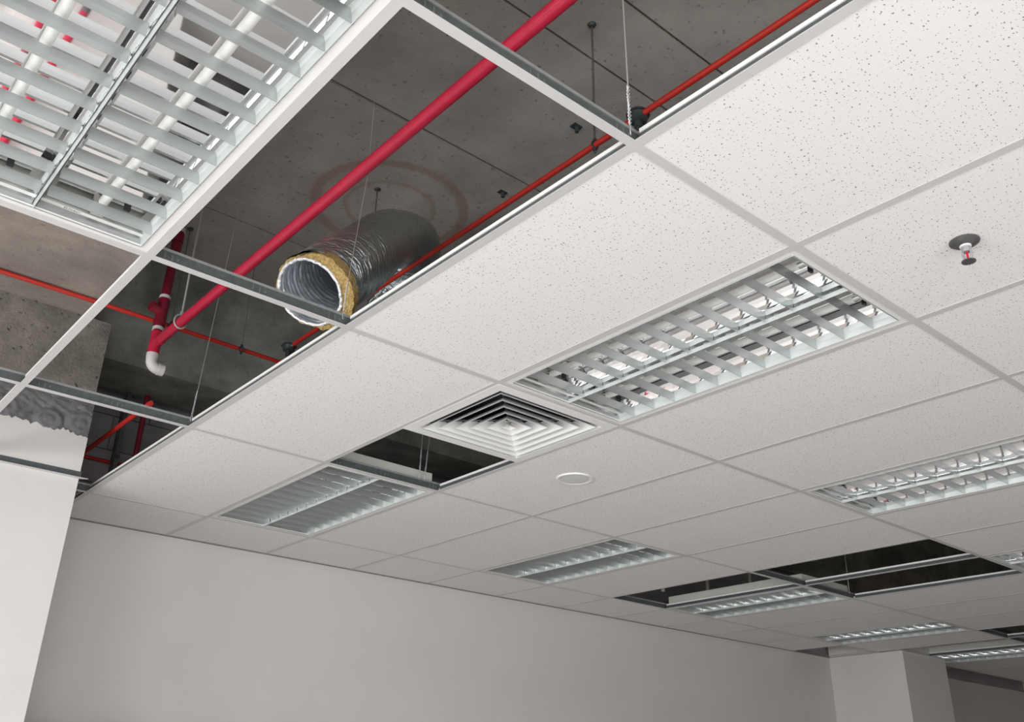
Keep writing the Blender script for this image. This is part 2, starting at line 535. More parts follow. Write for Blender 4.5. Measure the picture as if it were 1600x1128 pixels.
# ------------------------------------------------------------------ suspended ceiling: tees and tiles are its parts
ceil = struct(empty('ceiling', (0, 0, 0)))
TW = 0.012
def main_tee(u, x0, x1):
    y = YS[u]
    f = MB().box(x0, x1, y - TW, y + TW, 0.0, 0.0018).build('main_tee', 'white_tee', ceil)
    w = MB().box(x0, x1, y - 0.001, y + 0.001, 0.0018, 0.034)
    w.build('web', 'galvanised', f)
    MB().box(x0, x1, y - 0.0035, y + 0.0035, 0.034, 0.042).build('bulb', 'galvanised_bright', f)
    return f
for u in (3, 2, 1, 0, -1, -2):
    main_tee(u, XS[NVMIN], XS[NVMAX])
main_tee(-3, COLX[1] + 0.01, COL2X[0] - 0.01)
main_tee(-3, XS[15], XS[NVMAX])
# punched slots with rivet tabs along the visible webs
def slot(u, x):
    y = YS[u]
    m = MB().box(x - 0.016, x - 0.013, y - 0.0022, y - 0.001, 0.012, 0.03).box(x + 0.004, x + 0.008, y - 0.0022, y - 0.001, 0.010, 0.028)
    m.box(x + 0.02, x + 0.026, y - 0.002, y - 0.001, 0.016, 0.022)
    m.build('tee_slot', 'slot_grey', ceil)
for u, xl in ((0, (0.04, 0.3, 0.55)), (-1, (0.03, 0.29, 0.54)), (-2, (-0.3, 0.04, 0.30, 1.25, 1.5, 1.77))):
    for x in xl:
        slot(u, x)
tee_cache = {}
def cross_tee(v, u0, u1):
    x = XS[v]
    y0, y1 = YS[u0] + TW, YS[u1] - (TW if u1 > -4 else 0.024)
    key = (round(y1 - y0, 4))
    if key not in tee_cache:
        L = y1 - y0
        tee_cache[key] = (MB().box(-TW, TW, 0, L, 0.0, 0.0018).mesh('cross_tee', 'white_tee'),
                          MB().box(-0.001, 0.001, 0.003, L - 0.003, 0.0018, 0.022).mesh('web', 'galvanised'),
                          MB().box(-0.0035, 0.0035, 0.006, L - 0.006, 0.023, 0.033).mesh('bulb', 'white_enamel'))  # white colour stands in for the reflection along the steel bulb
    a, b_, c_ = tee_cache[key]
    o = link('cross_tee', a, ceil, (x, y0, 0))
    link('web', b_, o)
    link('bulb', c_, o)
    return o
for ri, (u0, u1) in enumerate(UROWS):
    for v in range(NVMIN + 1, NVMAX):
        if ri == 6 and (v <= 0 or v >= 13):
            continue
        if ri in (4, 5, 6) and v < -1:
            pass
        if ri == 5 and v in (0, -1) :
            # runs into the column face
            pass
        cross_tee(v, u0, u1)
tile_cache = {}
def tile(x0, x1, y0, y1):
    key = (round(x1 - x0, 3), round(y1 - y0, 3))
    if key not in tile_cache:
        w, h = key
        tile_cache[key] = MB().box(0, w, 0, h, 0.0, 0.015).mesh('ceiling_tile', 'tile')
    link('ceiling_tile', tile_cache[key], ceil, (x0, y0, 0.0022))
for ri, (u0, u1) in enumerate(UROWS):
    for v in range(NVMIN, NVMAX):
        if (ri, v) in OPEN or (ri, v) in LIGHTS or (ri, v) == (4, 2):
            continue
        if ri == 6 and (v <= 0 or v >= 12):
            continue
        x0, x1 = XS[v] + 0.003, XS[v + 1] - 0.003
        y0, y1 = YS[u0] + 0.003, YS[u1] - 0.003
        if (v <= -2 and ri < 6) or ri <= 1:
            continue                      # tiles left out unseen, left and behind camera, to let daylight reach the slab
        tile(x0, x1, y0, y1)

# ------------------------------------------------------------------ louvred light fittings
LW, LL, LH = 0.560, 1.150, 0.085
def make_light(label):
    t = empty('louvre_light', (0, 0, 0))
    tag(t, label, 'ceiling light', 'recessed louvre lights')
    w, l = LW / 2, LL / 2
    # housing: tray turned upside down, 1.5 mm sheet
    h = MB()
    h.box(-w, w, -l, l, LH, LH + 0.004)
    for sx in (-1, 1):
        x0, x1 = sorted((sx * w, sx * (w - 0.002)))
        h.box(x0, x1, -l, l, 0.006, LH)
    for sy in (-1, 1):
        y0, y1 = sorted((sy * l, sy * (l - 0.002)))
        h.box(-w + 0.002, w - 0.002, y0, y1, 0.006, LH)
    h.build('housing', 'cover_grey', t)
    rim = MB()
    for sx in (-1, 1):
        x0, x1 = sorted((sx * (w + 0.012), sx * (w - 0.010)))
        rim.box(x0, x1, -l - 0.012, l + 0.012, 0.0025, 0.006)
    for sy in (-1, 1):
        y0, y1 = sorted((sy * (l + 0.012), sy * (l - 0.016)))
        rim.box(-w + 0.010, w - 0.010, y0, y1, 0.0025, 0.006)
    rim.build('rim', 'white_enamel', t)
    # mirror reflector: flat top, curved flanks
    for c in (-1, 1):
        cx = c * LW / 4
        hw = LW / 4 - 0.006
        prof = []
        for k in range(7):
            a = k / 6
            prof.append((cx - hw + 0.026 * (a ** 2.2), 0.012 + 0.060 * a))
        prof += [(cx - 0.012, 0.072), (cx + 0.012, 0.072)]
        for k in range(7):
            a = 1 - k / 6
            prof.append((cx + hw - 0.026 * (a ** 2.2), 0.012 + 0.060 * a))
        m = MB()
        vs = [(x, -l + 0.004, z) for x, z in prof] + [(x, l - 0.004, z) for x, z in prof]
        n = len(prof)
        m.add(vs, [(k, k + 1, n + k + 1, n + k) for k in range(n - 1)])
        m.build('reflector', 'mirror_aluminium', t)
        tb = MB().tube([(cx, -l + 0.05, 0.052), (cx, l - 0.05, 0.052)], 0.0125, 14)
        tu = tb.build('lamp_tube', 'tube_glass', t, smooth=True)
        for sy in (-1, 1):
            MB().lathe([(0.0, -0.012), (0.0128, -0.012), (0.0132, 0.012), (0.0, 0.012)], 12, (cx, sy * (l - 0.062), 0.052), (0, 1, 0)).build('end_cap', 'chrome', tu, smooth=True)
            MB().box(cx - 0.014, cx + 0.014, sy * (l - 0.028) - 0.010, sy * (l - 0.028) + 0.010, 0.030, 0.073).build('lamp_holder', 'pvc_white', t)
            MB().box(cx + 0.05, cx + 0.066, sy * (l - 0.075) - 0.004, sy * (l - 0.075) + 0.004, 0.052, 0.072).build('louvre_clip', 'black_plastic', t)
    # louvre: side strips, centre spine, cross blades
    for nm, x in (('side_strip', -w + 0.012), ('centre_spine', 0.0), ('side_strip', w - 0.012)):
        top = 0.010 if nm == 'centre_spine' else 0.004
        if nm == 'centre_spine':
            poly = [(x - 0.0008, 0.0), (x + 0.0008, 0.0), (x + 0.004, 0.018), (x + 0.013, 0.036), (x - 0.013, 0.036), (x - 0.004, 0.018)]
        else:
            s = -1 if x > 0 else 1
            poly = [(x, 0.0), (x + s * 0.0016, 0.0), (x + s * 0.006, 0.022), (x + s * 0.013, 0.036), (x, 0.036)]
        MB().prism(poly, 'y', -l + 0.012, l - 0.012)  .build(nm, 'strip_aluminium', t)
    for nm, y in (('end_strip', -l + 0.014), ('end_strip', l - 0.014)):
        MB().box(-w + 0.014, w - 0.014, y - 0.001, y + 0.001, 0.0, 0.044).build(nm, 'blade_aluminium', t)
    for sy in (-1, 1):
        MB().box(-w + 0.016, w - 0.016, sy * (l - 0.030) - 0.007, sy * (l - 0.030) + 0.007, 0.0240, 0.0255).build('end_bracket', 'white_enamel', t)
    bl = LW / 2 - 0.018
    bpoly = [(-0.0006, 0.001), (0.0006, 0.001), (0.0022, 0.016), (0.0045, 0.031), (-0.0045, 0.031), (-0.0022, 0.016)]
    bme = MB().prism(bpoly, 'x', -bl / 2, bl / 2).mesh('louvre_blade', 'blade_aluminium')
    for c in (-1, 1):
        for k in range(11):
            y = (k - 5) * 0.0965
            link('louvre_blade', bme, t, (c * (LW / 4), y, 0))
    return t
LIGHT_LABELS = {
    (3, -1): 'louvred light with mirror reflector filling the top left corner of the photo',
    (3, 2): 'louvred light touching the corner of the square air diffuser',
    (3, 5): 'mirror louvred light cut by the right edge with blue reflections',
    (3, 8): 'sliver of louvred light right of the far double open gap',
    (5, 2): 'louvred light beside the square opening next to the air diffuser',
    (5, 5): 'louvred light between the round speaker and the far wall, all tiles around it',
    (5, 8): 'louvred light with its pale side bared by the open bay beside it',
    (5, 11): 'small far louvred light, last one surrounded by tiles at lower right',
    (5, 14): 'farthest louvred light hanging in open grid at the lower right corner'}
proto = None
for (ri, v), lab in LIGHT_LABELS.items():
    u0, u1 = UROWS[ri]
    c = ((XS[v] + XS[v + 1]) / 2, (YS[u0] + YS[u1]) / 2, 0.0)
    if proto is None:
        proto = make_light(lab)
        proto.location = (c[0], c[1], ZC)
    else:
        copy_tree(proto, c, lab)

# small maker's sticker inside the near fitting
px, py = -0.243, 1.1655
stk = MB().box(-0.022, 0.022, -0.0065, 0.0065, 0.0, 0.0006).build('sticker', 'white_enamel', proto, (px - proto.location.x, py - proto.location.y, 0.0233))
cu = bpy.data.curves.new('print', 'FONT')
cu.body = 'EUVAO'; cu.size = 0.012; cu.align_x = 'CENTER'; cu.align_y = 'CENTER'
tmp = bpy.data.objects.new('print', cu); COL.objects.link(tmp)
bpy.context.view_layer.update()
me = bpy.data.meshes.new_from_object(tmp)
bpy.data.objects.remove(tmp, do_unlink=True)
me.materials.clear(); me.materials.append(MATS['black_plastic'])
po = link('sticker_print', me, stk, (0, 0, -0.0004))
po.rotation_euler = (math.pi, 0, 0)

# ------------------------------------------------------------------ air diffuser
dx0, dx1 = XS[2] + 0.006, XS[3] - 0.006
dy0, dy1 = YS[-1] + 0.008, 1.806
dif = tag(empty('air_diffuser', ((dx0 + dx1) / 2, (dy0 + dy1) / 2, 0)), 'square white four way air diffuser with nested vanes between two louvred lights', 'air diffuser')
dw, dh = (dx1 - dx0) / 2, (dy1 - dy0) / 2
def ring(m, aw, ah, bw, bh, z0, z1, th):
    """square frustum shell: half sizes a at z0, b at z1"""
    def sq(w, h, z): return [(-w, -h, z), (w, -h, z), (w, h, z), (-w, h, z)]
    vs = sq(aw, ah, z0) + sq(bw, bh, z1) + sq(aw - th, ah - th, z0) + sq(bw - th, bh - th, z1)
    fs = []
    for k in range(4):
        j = (k + 1) % 4
        fs += [(k, j, 4 + j, 4 + k), (8 + k, 12 + k, 12 + j, 8 + j), (k, 8 + k, 8 + j, j), (4 + k, 4 + j, 12 + j, 12 + k)]
    m.add(vs, fs)
m = MB(); ring(m, dw, dh, dw, dh, -0.001, 0.004, 0.042); m.build('frame', 'diffuser_white', dif)
iw, ih = dw - 0.042, dh - 0.042
m = MB(); ring(m, iw + 0.002, ih + 0.002, iw - 0.016, ih - 0.016, 0.004, 0.028, 0.002); m.build('neck', 'diffuser_white', dif)
step = 0.0435
for k in range(5):
    aw, ah = iw - 0.014 - k * step, ih - 0.014 - k * step
    m = MB(); ring(m, aw, ah, aw - 0.040, ah - 0.040, -0.002, 0.034, 0.0032)
    m.build('vane', 'diffuser_white', dif)
cw, ch = iw - 0.014 - 5 * step, ih - 0.014 - 5 * step
m = MB(); ring(m, cw, ch, cw - 0.03, ch - 0.03, -0.002, 0.024, 0.0022)
m.add([(-cw + 0.03, -ch + 0.03, 0.023), (cw - 0.03, -ch + 0.03, 0.023), (cw - 0.03, ch - 0.03, 0.023), (-cw + 0.03, ch - 0.03, 0.023)], [(0, 1, 2, 3)])
m.build('core', 'diffuser_white', dif)
m = MB()
for a in (45, 135, 225, 315):
    ux, uy = math.cos(math.radians(a)), math.sin(math.radians(a))
    m.tube([(ux * 0.03, uy * 0.03, 0.030), (ux * iw * 1.36, uy * ih * 1.36, 0.030)], 0.004, 6)
m.build('cross_brace', 'galvanised', dif)
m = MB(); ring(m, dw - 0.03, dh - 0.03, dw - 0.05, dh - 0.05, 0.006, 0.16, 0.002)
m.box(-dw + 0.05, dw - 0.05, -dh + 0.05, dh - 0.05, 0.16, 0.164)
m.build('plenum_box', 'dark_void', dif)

# ------------------------------------------------------------------ speaker, sprinkler
sp = tag(empty('ceiling_speaker', (2.132, 1.797, 0)), 'round flush white speaker with grey grille in a ceiling tile', 'speaker')
MB().lathe([(0.066, -0.0015), (0.072, -0.005), (0.080, -0.0045), (0.083, 0.0), (0.083, 0.002), (0.066, 0.002)], 40).build('trim_ring', 'diffuser_white', sp, smooth=True)
MB().lathe([(0.0, -0.004), (0.045, -0.0035), (0.0655, -0.002), (0.0655, 0.001), (0.0, 0.001)], 40).build('grille', 'speaker_grille', sp, smooth=True)

sk = tag(empty('sprinkler_head', (1.495, -0.269, 0)), 'pendent sprinkler head with dark dished escutcheon in the speckled tile at right', 'sprinkler')
MB().lathe([(0.016, -0.012), (0.024, -0.008), (0.032, -0.0045), (0.0365, -0.001), (0.0365, 0.001), (0.034, 0.002), (0.012, 0.002)], 32).build('escutcheon', 'sprinkler_grey', sk, smooth=True)
sk.rotation_euler = (0, 0, math.radians(95))
MB().lathe([(0.0, -0.030), (0.0095, -0.030), (0.0105, -0.024), (0.0105, -0.012), (0.0, -0.012)], 20).build('body', 'chrome_dull', sk, smooth=True)
MB().lathe([(0.0, -0.0165), (0.0138, -0.0165), (0.0145, -0.011), (0.0, -0.010)], 24).build('collar', 'pvc_white', sk, smooth=True)
fa = MB()
for s in (-1, 1):
    fa.tube([(s * 0.0085, 0, -0.026), (s * 0.0105, 0, -0.036), (s * 0.0085, 0, -0.047), (0.0, 0, -0.056)], 0.0034, 8)
fa.build('frame_arm', 'chrome_dull', sk, smooth=True)
MB().tube([(0, 0, -0.026), (0, 0, -0.034), (0, 0, -0.046), (0, 0, -0.052)], [0.0018, 0.0028, 0.0028, 0.0016], 10).build('glass_bulb', 'bulb_red', sk, smooth=True)
m = MB().lathe([(0.0, -0.0585), (0.008, -0.0585), (0.008, -0.0555), (0.0, -0.0555)], 24)
for k in range(14):
    a = 2 * math.pi * k / 14
    p = [(0.007, -0.0022), (0.017, -0.0030), (0.017, 0.0030), (0.007, 0.0022)]
    vs = [(x * math.cos(a) - y * math.sin(a), x * math.sin(a) + y * math.cos(a), z) for z in (-0.0585, -0.0565) for x, y in p]
    m.add(vs, [(3, 2, 1, 0), (4, 5, 6, 7), (0, 1, 5, 4), (1, 2, 6, 5), (2, 3, 7, 6), (3, 0, 4, 7)])
m.build('deflector', 'sprinkler_grey', sk)

# ------------------------------------------------------------------ red drain pipe with riser
DX, DZ, DY = 0.617, 0.635, 3.10
dp = tag(empty('drain_pipe', (DX, DY, DZ)), 'thick crimson pipe running the length of the open bay and rising at its far end', 'pipe')
def L(x, y, z): return (x - DX, y - DY, z - DZ)
MB().tube([L(DX, -2.6, DZ), L(DX, 0, DZ), L(DX, DY - 0.05, DZ)], 0.0225, 20).build('main_run', 'red_pipe', dp, smooth=True)
top = (0.655, 3.19, SLAB)
def rp(t): return tuple(a + (b - a) * t for a, b in zip((DX, DY, DZ), top))
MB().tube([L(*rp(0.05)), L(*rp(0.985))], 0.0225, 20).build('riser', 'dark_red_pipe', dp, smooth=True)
m = MB().tube([L(DX, DY, DZ - 0.055), L(*rp(0.0)), L(*rp(0.09))], 0.0272, 20)
m.tube([L(DX, DY - 0.005, DZ), L(DX, DY - 0.075, DZ)], 0.0265, 18)
m.build('tee_fitting', 'red_pipe', dp, smooth=True)
m = MB().tube([L(*rp(0.15)), L(*rp(0.36))], 0.0280, 20)
c0 = rp(0.26)
m.tube([L(*c0), L(c0[0] - 0.055, c0[1] - 0.01, c0[2] + 0.012)], 0.024, 18)
m.tube([L(c0[0] - 0.046, c0[1] - 0.008, c0[2] + 0.010), L(c0[0] - 0.060, c0[1] - 0.011, c0[2] + 0.013)], 0.027, 18)
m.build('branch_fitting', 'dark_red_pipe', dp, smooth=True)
m = MB().tube([L(*rp(0.87)), L(*rp(0.95))], 0.0285, 20)
m.tube([L(*rp(0.70)), L(*rp(0.86))], 0.0265, 20)
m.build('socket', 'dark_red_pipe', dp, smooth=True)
for t in (0.105, 0.365):
    o = MB().tube([L(*rp(t)), L(*rp(t + 0.022))], 0.0275, 20).build('collar', 'pvc_white', dp, smooth=True)
    o['label'] = 'white joint collar'
m = MB().tube([L(*rp(0.955)), L(*rp(0.997))], [0.032, 0.028], 18)
m.build('grout_plug', 'pvc_white', dp, smooth=True)
ec = (DX, DY, DZ - 0.055)
m = MB().tube([L(DX, DY, DZ - 0.052), L(DX, DY, DZ - 0.075)], 0.0285, 20)
pts = [L(DX, DY, DZ - 0.07)] + [L(DX + 0.035 - 0.035 * math.cos(a), DY, DZ - 0.085 - 0.035 * math.sin(a)) for a in [math.pi / 2 * k / 8 for k in range(9)]] + [L(DX + 0.055, DY, DZ - 0.12)]
m.tube(pts, 0.0262, 20)
m.tube([L(DX + 0.035, DY, DZ - 0.12), L(DX + 0.062, DY, DZ - 0.12)], 0.029, 20)
o = m.build('elbow', 'pvc_white', dp, smooth=True); o['label'] = 'white elbow'

# rod hanger of the drain pipe
hy = 2.80
hg = tag(empty('pipe_hanger', (DX, hy, DZ)), 'pale rod and ring hanger holding the crimson pipe near its far end', 'hanger')
m = MB()
m.tube([(0.029 * math.cos(a), 0.0, 0.006 + 0.034 * math.sin(a)) for a in [2 * math.pi * k / 24 for k in range(24)]], 0.0045, 8, closed=True)
m.build('ring', 'rod_light', hg, smooth=True)
MB().tube([(0.0, 0, 0.040), (0.0, 0, SLAB - DZ)], 0.0048, 10).build('rod', 'rod_light', hg, smooth=True)
MB().lathe([(0.0, 0), (0.009, 0), (0.009, 0.012), (0.0, 0.012)], 6, (0, 0, 0.042)).build('nut', 'rod_light', hg)
MB().lathe([(0.0, -0.012), (0.014, -0.012), (0.02, 0.0), (0.0, 0.0)], 12, (0, 0, SLAB - DZ)).build('anchor', 'rod_steel', hg)

# ------------------------------------------------------------------ red conduits with junction boxes
CZ = 0.785
CX = 1.248
m = MB().tube([(0, -3.2, 0), (0, -1, 0), (0, 2.93 - 0.58, 0)], 0.0111, 14)
c1 = tag(m.build('red_conduit', 'red_conduit', None, (CX, 0.58, CZ), smooth=True), 'slim orange red conduit running parallel right of the thick crimson pipe', 'conduit')
yc = 3.163
m = MB().tube([(-1.6, 0, 0), (0, 0, 0), (1.6, 0.03, 0)], 0.0111, 14)
c2 = tag(m.build('red_conduit', 'red_conduit', None, (0.4, yc, 0.785), smooth=True), 'slim red conduit crossing under the tan beam and behind the white elbow', 'conduit')
m = MB().tube([(0, 0, 0), (1.3, 0, 0)], 0.0111, 14)
c3 = tag(m.build('red_conduit', 'dark_red_pipe', None, (1.30, 2.985, 0.785), smooth=True), 'short dark red conduit stub right of the far dark junction box', 'conduit')
def junction(y, label, L_drop, drop_dir):
    t = tag(empty('junction_box', (CX, y, CZ)), label, 'junction box', 'round conduit junction boxes')
    MB().lathe([(0.0, -0.024), (0.022, -0.024), (0.030, -0.018), (0.032, 0.0), (0.034, 0.004), (0.034, 0.016), (0.0, 0.018)], 24).build('box', 'junction_grey', t, smooth=True)
    MB().lathe([(0.034, 0.004), (0.040, 0.004), (0.040, 0.009), (0.034, 0.009)], 24).build('cover_rim', 'junction_grey', t)
    m = MB()
    for s in (-1, 1):
        m.tube([(0, s * 0.028, 0), (0, s * 0.050, 0)], 0.0085, 12)
    m.tube([(0.028, 0, 0), (0.053, 0, 0)], 0.0085, 12)
    m.build('spout', 'chrome', t, smooth=True)
    d = Vector(drop_dir).normalized()
    m = MB().tube([Vector((0, 0, -0.02)), Vector((0, 0, -0.02)) + d * L_drop], 0.0108, 14)
    m.tube([Vector((0, 0, -0.018)), Vector((0, 0, -0.018)) + d * 0.03], 0.0145, 14)
    m.build('drop_pipe', 'junction_grey', t, smooth=True)
    return t
junction(0.572, 'dark round junction box beside the twisted hanger wire at the near grid crossing', 0.30, (0, 0, -1))
junction(2.985, 'dark round junction box where the far conduits meet below the duct mouth', 0.672, (0, 0, -1))

FARP = [(4.68, 3.48), (5.21, 3.48), (5.77, 3.48)]
# threaded rods and wires holding services
def rod(x, y, z0, label, r=0.004, mat='rod_steel', clamp=None, top=None, halo=False):
    t = tag(empty('threaded_rod', (x, y, z0)), label, 'hanger rod', 'threaded hanger rods')
    tx, ty = (0, 0) if top is None else (top[0] - x, top[1] - y)
    MB().tube([(0, 0, 0), (tx, ty, SLAB - z0)], r, 8).build('rod', mat, t, smooth=True)
    MB().lathe([(0.0, -0.010), (0.010, -0.010), (0.017, -0.003), (0.017, 0.0), (0.0, 0.0)], 12, (tx, ty, SLAB - z0)).build('anchor', 'junction_grey', t)
    if clamp:
        m = MB()
        m.tube([(0.0145 * math.cos(a), 0, clamp - z0 + 0.0145 * math.sin(a)) for a in [2 * math.pi * k / 20 for k in range(20)]], 0.0035, 8, closed=True)
        m.lathe([(0, 0), (0.008, 0), (0.008, 0.010), (0, 0.010)], 6, (0, 0, clamp - z0 + 0.016))
        m.lathe([(0, 0), (0.007, 0), (0.007, 0.008), (0, 0.008)], 6, (0, 0, clamp - z0 - 0.026))
        m.build('clamp', 'junction_grey', t)
    return t
rod(CX, 0.775, CZ - 0.035, 'dark threaded rod clamping the slim conduit near the photo top', clamp=CZ)
rod(0.695, 3.156, 0.77, 'dark thin rod beside the pale ring hanger, far end of the open bay', r=0.003, clamp=0.778)
rod(1.226, 2.205, 0.90, 'short dark rod in the middle of the brown ring stain', r=0.0035)
rod(1.07, 3.16, 0.765, 'thin dark rod left of the far junction box', r=0.002, clamp=0.778)

def anchor(x, y, label):
    t = tag(empty('beam_clamp', (x, y, SLAB)), label, 'anchor', 'anchors on the slab')
    MB().box(-0.022, 0.022, -0.016, 0.016, -0.004, 0.003).build('plate', 'junction_grey', t)
    MB().lathe([(0, -0.028), (0.009, -0.028), (0.011, -0.004), (0, -0.004)], 10, (0.004, 0, 0)).build('bolt', 'junction_grey', t)
anchor(1.689, 1.82, 'black anchor plate on the slab, right of the brown ring stain')
anchor(1.616, 1.237, 'small black anchor on the slab beside the slim red conduit')

# hanger wires of the grid
def hanger_wire(base, top, label, r=0.0014, twist=0.115, via=None):
    t = tag(empty('hanger_wire', base), label, 'hanger wire', 'ceiling hanger wires')
    d = Vector(top) - Vector(base)
    n = d.normalized()
    a = n.cross(Vector((0, 1, 0))).normalized(); b = n.cross(a)
    MB().tube([n * (twist + 0.012)] + ([Vector(via) - Vector(base)] if via else []) + [d], r, 7).build('strand', 'wire', t, smooth=True)
    m = MB()
    for ph in (0, math.pi):
        pts = []
        for k in range(49):
            s = k / 48
            an = ph + s * 2 * math.pi * 5.5
            rr = 0.0024 + 0.0009 * math.sin(k * 1.7)
            pts.append(n * (0.02 + s * twist) + (a * math.cos(an) + b * math.sin(an)) * rr)
        m.tube(pts, r * 0.95, 6)
    m.build('twisted_tail', 'wire', t, smooth=True)
    # loop through the web
    m = MB().tube([Vector((0.0045 * math.cos(q), 0.003 * math.cos(q), 0.008 + 0.014 * math.sin(q))) for q in [2 * math.pi * k / 16 for k in range(16)]], r, 6, closed=True)
    m.build('loop', 'wire', t, smooth=True)
    return t
hanger_wire((0.581, 0.028, 0.028), (0.586, 0.05, SLAB), 'pale hanger wire with long twisted tail at the near grid crossing', r=0.0017)
hanger_wire((0.573, 1.210, 0.028), (0.682, 1.354, SLAB), 'thin hanger wire passing in front of the silver duct', r=0.0011, via=(0.645, 1.277, 0.635))
hanger_wire((0.590, 2.378, 0.03), (0.706, 2.538, SLAB), 'thin hanger wire dropping to the grid left of the plain tiles', r=0.0012)
hanger_wire((1.692, 2.376, 0.045), (1.66, 2.30, SLAB), 'left of two hanger wires in the square opening by the diffuser', r=0.0013)
hanger_wire((1.722, 2.376, 0.045), (1.80, 2.36, SLAB), 'right of two hanger wires in the square opening by the diffuser', r=0.0013)
hanger_wire((5.33, 2.36, 0.03), (5.36, 2.36, SLAB), 'hanger wire at the corner of the far double opening', r=0.0015)

# upright pipes in the dark beyond the far openings
dme = MB().tube([(0, 0, 0), (0, 0, SLAB - 0.10)], 0.016, 12).mesh('drop_pipe', 'rod_light', True)
for k, (x, y) in enumerate(FARP):
    o = link('drop_pipe', dme, None, (x, y, 0.10))
    tag(o, ['upright grey pipe at the left end of the far narrow opening', 'upright grey pipe midway along the far narrow opening', 'upright grey pipe at the right end of the far narrow opening'][k], 'pipe', 'upright pipes beyond the far opening')

# services above the lower left openings
m = MB().tube([(0, -0.75, 0), (0, 0.385, 0)], 0.0125, 14)
tag(m.build('red_conduit', 'red_conduit', None, (0.621, 3.75, 0.30), smooth=True), 'bright red slanting conduit right of the plastered column top', 'conduit')
m = MB().tube([(-0.1, 0, 0), (0.5, 0, 0)], 0.0105, 14)
tag(m.build('red_conduit', 'red_conduit', None, (0.66, 4.125, 0.345), smooth=True), 'low red conduit along the grey block wall by the column', 'conduit')
m = MB().tube([(0, 0, -0.25), (0, 0, 0.333)], 0.0145, 14)
tag(m.build('red_conduit', 'dark_red_pipe', None, (0.88, 3.9, 0.36), smooth=True), 'upright dark red pipe against the grey block wall', 'conduit')
st = tag(empty('strut_channel', (0.79, 3.93, 0.05)), 'upright grey steel channel between the red conduits in the lower left opening', 'steel channel')
m = MB()
m.box(-0.011, 0.011, -0.012, -0.010, 0, 0.642).box(-0.011, -0.009, -0.010, 0.012, 0, 0.642).box(0.009, 0.011, -0.010, 0.012, 0, 0.642)
m.build('channel', 'galvanised', st)
MB().tube([(-0.022, -0.006, 0), (-0.022, -0.006, 0.60)], 0.004, 8).build('cable', 'black_plastic', st)
MB().box(-0.014, 0.014, -0.022, -0.012, 0.26, 0.275).build('bracket', 'junction_grey', st)

# ------------------------------------------------------------------ flexible duct
def catmull(P, n):
    P = [Vector(p) for p in P]
    out = []
    for i in range(len(P) - 1):
        p0, p1, p2, p3 = P[max(i - 1, 0)], P[i], P[i + 1], P[min(i + 2, len(P) - 1)]
        for k in range(n):
            t = k / n
            out.append(0.5 * ((2 * p1) + (p2 - p0) * t + (2 * p0 - 5 * p1 + 4 * p2 - p3) * t * t + (3 * p1 - p0 - 3 * p2 + p3) * t ** 3))
    out.append(P[-1])
    return out
DUCT = [(0.547, 1.382, 0.186), (0.743, 1.478, 0.42), (1.151, 1.904, 0.898), (1.434, 2.16, 1.075), (1.50, 2.38, 0.99), (1.50, 2.45, 0.78), (1.50, 2.28, 0.63), (1.43, 1.85, 0.58), (1.45, 1.58, 0.45), (1.5, 1.5, 0.30), (1.5, 1.5, 0.17)]
D0 = DUCT[0]
fd = tag(empty('flexible_duct', D0), 'silver foil flexible duct with yellow insulation showing at its cut mouth', 'flexible duct')
path = catmull(DUCT, 16)
path = [p - Vector(D0) for p in path]
def duct_shell(pts, rfun, n, seed):
    rnd = random.Random(seed)
    L = len(pts)
    rings, a = [], None
    for i, p in enumerate(pts):
        t = (pts[min(i + 1, L - 1)] - pts[max(i - 1, 0)]).normalized()
        if a is None:
            a = t.cross(Vector((0, 0, 1))).normalized()
        a = (a - t * a.dot(t)).normalized(); b = t.cross(a)
        rings.append([p + (a * math.cos(2 * math.pi * k / n) + b * math.sin(2 * math.pi * k / n)) * rfun(i, k, rnd) for k in range(n)])
    vs = [q for r_ in rings for q in r_]
    fs = [(i * n + k, i * n + (k + 1) % n, (i + 1) * n + (k + 1) % n, (i + 1) * n + k) for i in range(L - 1) for k in range(n)]
    return vs, fs
# outer jacket, soft and creased
NJ = 72
def rj(i, k, rnd):
    a = 2 * math.pi * k / NJ
    lobe = 0.022 * max(0.0, math.cos(a)) ** 0.7 if math.cos(a) > 0 else 0.0
    return 0.125 + lobe * max(0.3, 1 - i / 40) - 0.006 * min(1.0, i / 50) + 0.003 * math.sin(3 * a + i * 0.11) + 0.0018 * math.sin(i * 1.05 + 2 * math.sin(a * 2)) + 0.001 * math.sin(i * 0.7 + a * 9) + rnd.uniform(-0.001, 0.001)
long_path = []
for i in range(len(path) - 1):
    for s in (0, 0.5):
        long_path.append(path[i].lerp(path[i + 1], s))
long_path.append(path[-1])
vs, fs = duct_shell(long_path, rj, NJ, 5)
MB().add(vs, fs).build('outer_jacket', 'foil_jacket', fd, smooth=True)
